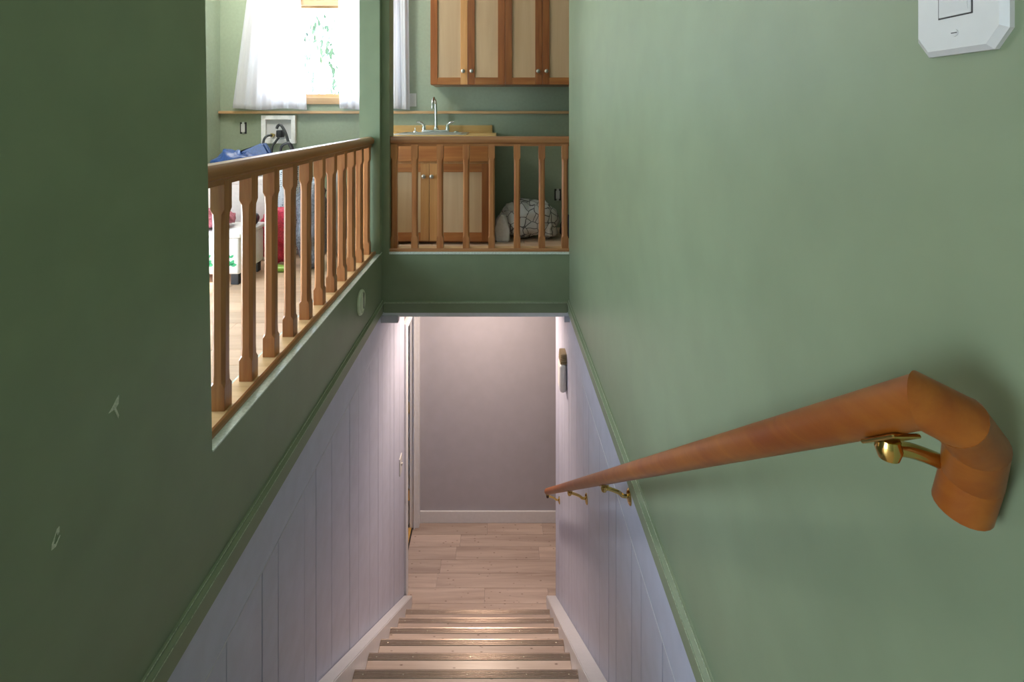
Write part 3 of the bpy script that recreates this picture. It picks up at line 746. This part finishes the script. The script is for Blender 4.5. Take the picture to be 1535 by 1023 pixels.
curtain('sheer white curtain hanging straight beside the wall cabinets', (cx(506), cx(612)), (cx(508), cx(614)), 2.068, 0.985, 8, 4)

# outlets on the kitchen wall
def bare_outlet(x, z, label):
    t_ = thing('power_outlet', label, 'power outlet', (x, ROOM_Y, z - 0.05), 'power outlets on the kitchen wall')
    box('wall_cutout', x - 0.028, x + 0.028, ROOM_Y - 0.002, ROOM_Y - 0.0003, z - 0.048, z + 0.048, black, t_)
    box('strap', x - 0.010, x + 0.010, ROOM_Y - 0.005, ROOM_Y - 0.002, z - 0.051, z + 0.051, steel, t_)
    box('receptacle', x - 0.0165, x + 0.0165, ROOM_Y - 0.011, ROOM_Y - 0.005, z - 0.034, z + 0.034, wplast, t_, 0.003)
bare_outlet((365 - 748) / 180, Z((192 - 172) / 180), 'bare power outlet without cover plate beside the washer box')
bare_outlet((836 - 748) / 180, Z((292 - 172) / 180), 'bare power outlet without cover plate above the heap of bedding')
ox, oz = (618 - 748) / 180, Z(-(172 - 150) / 180)
t_ = thing('power_outlet', 'white covered power outlet beside the straight curtain', 'power outlet', (ox, ROOM_Y, oz - 0.055), 'power outlets on the kitchen wall')
box('cover_plate', ox - 0.035, ox + 0.035, ROOM_Y - 0.006, ROOM_Y - 0.0003, oz - 0.055, oz + 0.055, wplast, t_, 0.002)
for s in (-1, 1):
    box('receptacle', ox - 0.014, ox + 0.014, ROOM_Y - 0.009, ROOM_Y - 0.006, oz + s * 0.02 - 0.013, oz + s * 0.02 + 0.013, wplast, t_, 0.001)

# washer outlet box
lx0, lx1, lz0, lz1 = (394 - 748) / 180, (445 - 748) / 180, Z(0.239), Z(0.005)
lb = thing('washer_outlet_box', 'white recessed washer outlet box under the window ledge', 'outlet box', ((lx0 + lx1) / 2, ROOM_Y, lz0))
f = 0.036
for nm, a in (('frame_bar', (lx0, lx1, lz1 - f, lz1)), ('frame_bar', (lx0, lx1, lz0, lz0 + f)), ('frame_bar', (lx0, lx0 + f, lz0 + f, lz1 - f)), ('frame_bar', (lx1 - f, lx1, lz0 + f, lz1 - f))):
    box(nm, a[0], a[1], ROOM_Y - 0.034, ROOM_Y - 0.0005, a[2], a[3], whiteb, lb, 0.003)
box('recess_back', lx0 + f, lx1 - f, ROOM_Y - 0.006, ROOM_Y - 0.001, lz0 + f, lz1 - f, wplast, lb)
for i, vx in enumerate((lx0 + 0.095, lx0 + 0.165)):
    v_ = lathe('valve', [(0.011, 0), (0.011, 0.03), (0.016, 0.032), (0.016, 0.045), (0, 0.046)], (vx, ROOM_Y - 0.006, lz0 + 0.07), (0, -1, 0), brass, lb, 12)
box('plug', lx0 + 0.140, lx0 + 0.188, ROOM_Y - 0.075, ROOM_Y - 0.007, lz0 + 0.052, lz0 + 0.112, black, lb, 0.008, True)
def hose(label, pts, r=0.0095):
    o = tube('hose', smoothpts(pts, 8), r, rubber, None, 10); tag(o, label, 'hose', 'hoses at the washer box')
hy = ROOM_Y - 0.085
hose('dark hose drooping from the brass valve of the washer box', [(lx0 + 0.095, ROOM_Y - 0.062, lz0 + 0.07), (lx0 + 0.075, hy - 0.015, lz0 + 0.062), (lx0 + 0.058, hy - 0.03, lz0 + 0.02), (lx0 + 0.052, hy - 0.03, lz0 - 0.10), (lx0 + 0.05, hy - 0.03, lz0 - 0.40)])
hose('dark hose curving left from the middle of the washer box', [(lx0 + 0.19, hy - 0.045, lz0 + 0.055), (lx0 + 0.165, hy - 0.05, lz0 + 0.02), (lx0 + 0.135, hy - 0.06, lz0 - 0.06), (lx0 + 0.128, hy - 0.06, lz0 - 0.40)])
hose('dark looped cord arching up from the plug of the washer box', [(lx0 + 0.165, hy - 0.03, lz0 + 0.125), (lx0 + 0.175, hy - 0.03, lz0 + 0.148), (lx0 + 0.20, hy - 0.035, lz0 + 0.155), (lx0 + 0.235, hy - 0.035, lz0 + 0.10), (lx0 + 0.262, hy - 0.03, lz0 + 0.01), (lx0 + 0.30, hy - 0.03, lz0 - 0.10), (lx0 + 0.32, hy - 0.03, lz0 - 0.40)], 0.0115)

# ------------------------------------------------------------------ things on the upper floor
bd = thing('bedding_heap', 'heaped grey bedding with dark line print beside the sink cabinet', 'bedding', (0.22, 3.95, 0))
lump('mound', (0.235, 3.97, 0.155), (0.215, 0.17, 0.155), netcloth, bd, 3, 0.035, 5, 2.1, 0.03)
lump('side_fold', (0.37, 3.93, 0.10), (0.075, 0.10, 0.10), netcloth, bd, 9, 0.03, 9, 2.2, 0.03)
bm = bm_new()
aprism(bm, [(-0.028, 0.0), (0.082, 0.0), (0.078, 0.085), (0.06, 0.17), (0.045, 0.205), (0.02, 0.19), (-0.02, 0.175), (-0.03, 0.10)], 'Y', 3.80, 3.90)
bmesh.ops.bevel(bm, geom=list(bm.edges), offset=0.012, segments=3, affect='EDGES')
finish('folded_sheet', bm, greycloth, bd, True, 45)
lump('corner_flap', (0.11, 3.94, 0.20), (0.09, 0.08, 0.075), greycloth, bd, 5, 0.03, 9, 2.2, 0.03)
o = lump('dark_bundle', (0.535, 3.97, 0.085), (0.045, 0.08, 0.085), navy, None, 6, 0.03, 10); tag(o, 'small navy cloth bundle at the right side of the bedding heap', 'bundle')

wb = thing('storage_box', 'white box with green print on short black legs behind the balusters', 'box', (-1.60, 2.98, 0))
bm = bm_new(); abox(bm, -1.80, -1.425, 2.84, 3.14, 0.058, 0.262, 0.018, 3); finish('body', bm, whiteb, wb, True, 50)
bm = bm_new(); abox(bm, -1.81, -1.415, 2.83, 3.15, 0.262, 0.288, 0.008, 2); finish('lid', bm, whiteb, wb, True, 50)
for lx in (-1.765, -1.46):
    for ly in (2.875, 3.105):
        box('leg', lx - 0.022, lx + 0.022, ly - 0.02, ly + 0.02, 0.0, 0.06, black, wb, 0.004)
def leafprint(x, z, a, L):
    """one flat printed leaf on the front of the box"""
    bm = bm_new(); pts = []
    for t, w_ in ((0, 0), (0.25, 0.24), (0.55, 0.28), (0.8, 0.16), (1, 0), (0.8, -0.16), (0.55, -0.28), (0.25, -0.24)):
        u, v = t * L, w_ * L
        pts.append((x + u * math.cos(a) - v * math.sin(a), z + u * math.sin(a) + v * math.cos(a)))
    aprism(bm, pts, 'Y', 2.8385, 2.8402)
    finish('printed_leaf', bm, greenp, wb)
for cx_ in (-1.60, -1.475):
    for a, L in ((0.1, 0.035), (1.0, 0.035), (2.1, 0.035), (3.1, 0.035)): leafprint(cx_, 0.112, a, L)
    for a in (0.8, 2.3): leafprint(cx_, 0.152, a, 0.024)
o = lump('cloth_pile', (-1.65, 2.99, 0.288 + 0.05), (0.12, 0.11, 0.05), rosec, None, 12, 0.03, 9, 2.3, 0.03); tag(o, 'rose and grey cloth pile on the lid of the white box', 'cloth')
o = lump('cloth_bundle', (-1.79, 3.235, 0.15), (0.07, 0.045, 0.15), purple, None, 22, 0.03, 9, 2.3, 0.03); tag(o, 'purple cloth bundle behind the white box', 'cloth')
pb = thing('hamper_box', 'tall pale pink box behind the white box, holding up the blue bag', 'box', (-1.62, 3.45, 0))
bm = bm_new(); abox(bm, -1.95, -1.50, 3.33, 3.62, 0.0, 0.53, 0.012, 2); finish('body', bm, pinkw, pb, True, 50)
bm = bm_new(); abox(bm, -1.955, -1.495, 3.325, 3.625, 0.49, 0.532, 0.006, 2); finish('lid_rim', bm, pinkw, pb, True, 50)
bg = thing('tote_bag', 'blue woven plastic bag lying on the tall pale box', 'bag', (-1.60, 3.45, 0.533))
bm = bm_new()
lump('sack', (-1.73, 3.48, 0.533 + 0.085), (0.20, 0.13, 0.085), bluebag, bg, 31, 0.05, 5, 2.3, 0.04, 48)
bm = bm_new(); aprism(bm, [(-1.82, 0.60), (-1.52, 0.60), (-1.53, 0.68), (-1.575, 0.76), (-1.59, 0.735), (-1.76, 0.69)], 'Y', 3.45, 3.50)
bmesh.ops.bevel(bm, geom=list(bm.edges), offset=0.012, segments=2, affect='EDGES'); finish('flap', bm, bluebag, bg, True, 60)
o = lump('red_bag', (-1.385, 3.235, 0.18), (0.105, 0.055, 0.18), redbag, None, 41, 0.03, 8, 2.6, 0.03); tag(o, 'crumpled red plastic bag standing between the white box and patterned bag', 'bag')
o = lump('dark_pouch', (-1.45, 3.06, 0.288 + 0.035), (0.025, 0.06, 0.035), black, None, 44, 0.012, 10, 2.4); tag(o, 'small black pouch on the lid of the white box', 'pouch')
o = lump('green_wrapper', (-1.33, 3.10, 0.018), (0.06, 0.035, 0.018), limep, None, 45, 0.012, 12, 2.2); tag(o, 'lime green wrapper on the floor in front of the red bag', 'wrapper')
zb = thing('laundry_bag', 'black and white lattice patterned laundry bag next to the red bag', 'bag', (-1.395, 3.50, 0))
lump('sack', (-1.395, 3.50, 0.35), (0.075, 0.11, 0.35), zigzag, zb, 51, 0.018, 5, 3.2, 0.01)
tube('handle', smoothpts([(-1.44, 3.42, 0.66), (-1.43, 3.40, 0.73), (-1.37, 3.39, 0.75), (-1.345, 3.42, 0.66)], 6), 0.009, black, zb, 8)
gb = lump('trash_bag', (-1.14, 3.18, 0.27), (0.095, 0.12, 0.27), greybag, None, 61, 0.04, 6, 2.8, 0.04); tag(gb, 'shiny dark grey plastic bag standing behind the middle balusters', 'bag')
o = lump('towel_roll', (-1.08, 3.48, 0.30), (0.06, 0.08, 0.30), greycloth, None, 66, 0.02, 8, 3.0, 0.02); tag(o, 'pale grey rolled towel behind the dark grey bag', 'towel')

# ------------------------------------------------------------------ ceiling lamps, the top landing one added as fill
def ceiling_lamp(label, x, y, z, watts, col, r=0.13, flush=False):
    t_ = thing('ceiling_lamp', label, 'ceiling lamp', (x, y, z), 'ceiling lamps')
    k = 0.25 if flush else 1.0
    lathe('base', [(r * 0.9, 0), (r * 0.9, -0.025 * k), (r * 0.8, -0.03 * k)], (x, y, z), (0, 0, 1), wplast, t_, 24)
    lathe('globe', [(r, -0.03 * k), (r * 0.95, -0.06 * k), (r * 0.6, -0.09 * k), (0, -0.10 * k)], (x, y, z), (0, 0, 1), lampmat('lamp_glass', col, 4.0), t_, 24)
    if flush:                                   # a flush downlight throws its light down only
        d = bpy.data.lights.new('lamp_light', 'AREA'); d.shape = 'DISK'; d.size = 2 * r
    else:
        d = bpy.data.lights.new('lamp_light', 'POINT'); d.shadow_soft_size = r
    d.energy = watts; d.color = col
    o = bpy.data.objects.new('lamp_light', d); C.objects.link(o); o.location = (x, y, z - 0.03 if flush else z - 0.10 - r * 1.05)
ceiling_lamp('flush round downlight in the ceiling of the lower landing', -0.14, 3.80, Z(1.206), 25, (1.0, 0.765, 0.59), 0.10, True)
ceiling_lamp('round white glass lamp on the laundry corner ceiling', -1.72, 3.35, CEIL, 56, (1.0, 0.97, 0.92), 0.16)
ceiling_lamp('added round fill lamp on the top landing ceiling', -0.35, -1.2, CEIL, 3, (1.0, 0.92, 0.80), 0.16)  # unseen lamp, added as faint fill for the near walls

# ------------------------------------------------------------------ outside: a leafy branch beyond the window
tr = thing('tree', 'sunlit leafy tree outside the window', 'tree', (-2.30, 6.9, -3.0))
tube('branch', smoothpts([(-2.30, 6.9, -3.0), (-2.2, 6.9, 0.3), (-2.3, 6.9, 1.4), (-2.6, 6.8, 2.6)], 6), [0.05] * 12 + [0.03] * 7, barkm, tr, 8)
bm = bm_new(); rnd = random.Random(77)
for (cx2, cz2, rr, n) in ((-2.31, 2.05, 0.12, 34), (-2.18, 1.75, 0.10, 26), (-2.46, 1.62, 0.10, 16), (-2.16, 1.45, 0.11, 30), (-2.08, 1.12, 0.16, 46), (-2.51, 1.9, 0.08, 10), (-2.31, 1.25, 0.1, 14)):
    for i in range(n):
        c = Vector((cx2 + rnd.gauss(0, rr * 0.7), 6.55 + rnd.gauss(0, rr), cz2 + rnd.gauss(0, rr * 0.8)))
        q = Matrix.Rotation(rnd.uniform(0, 6.28), 3, 'Z') @ Matrix.Rotation(rnd.uniform(-1.2, 1.2), 3, 'X')
        L = rnd.uniform(0.035, 0.06)
        vsl = [bm.verts.new(c + q @ Vector(p) * L) for p in ((0, 0, -1), (0.4, 0.05, -0.2), (0.3, 0.05, 0.5), (0, 0, 1), (-0.3, 0.05, 0.5), (-0.4, 0.05, -0.2))]
        bm.faces.new(vsl)
fo = finish('foliage', bm, leafm, tr); fo['kind'] = 'stuff'
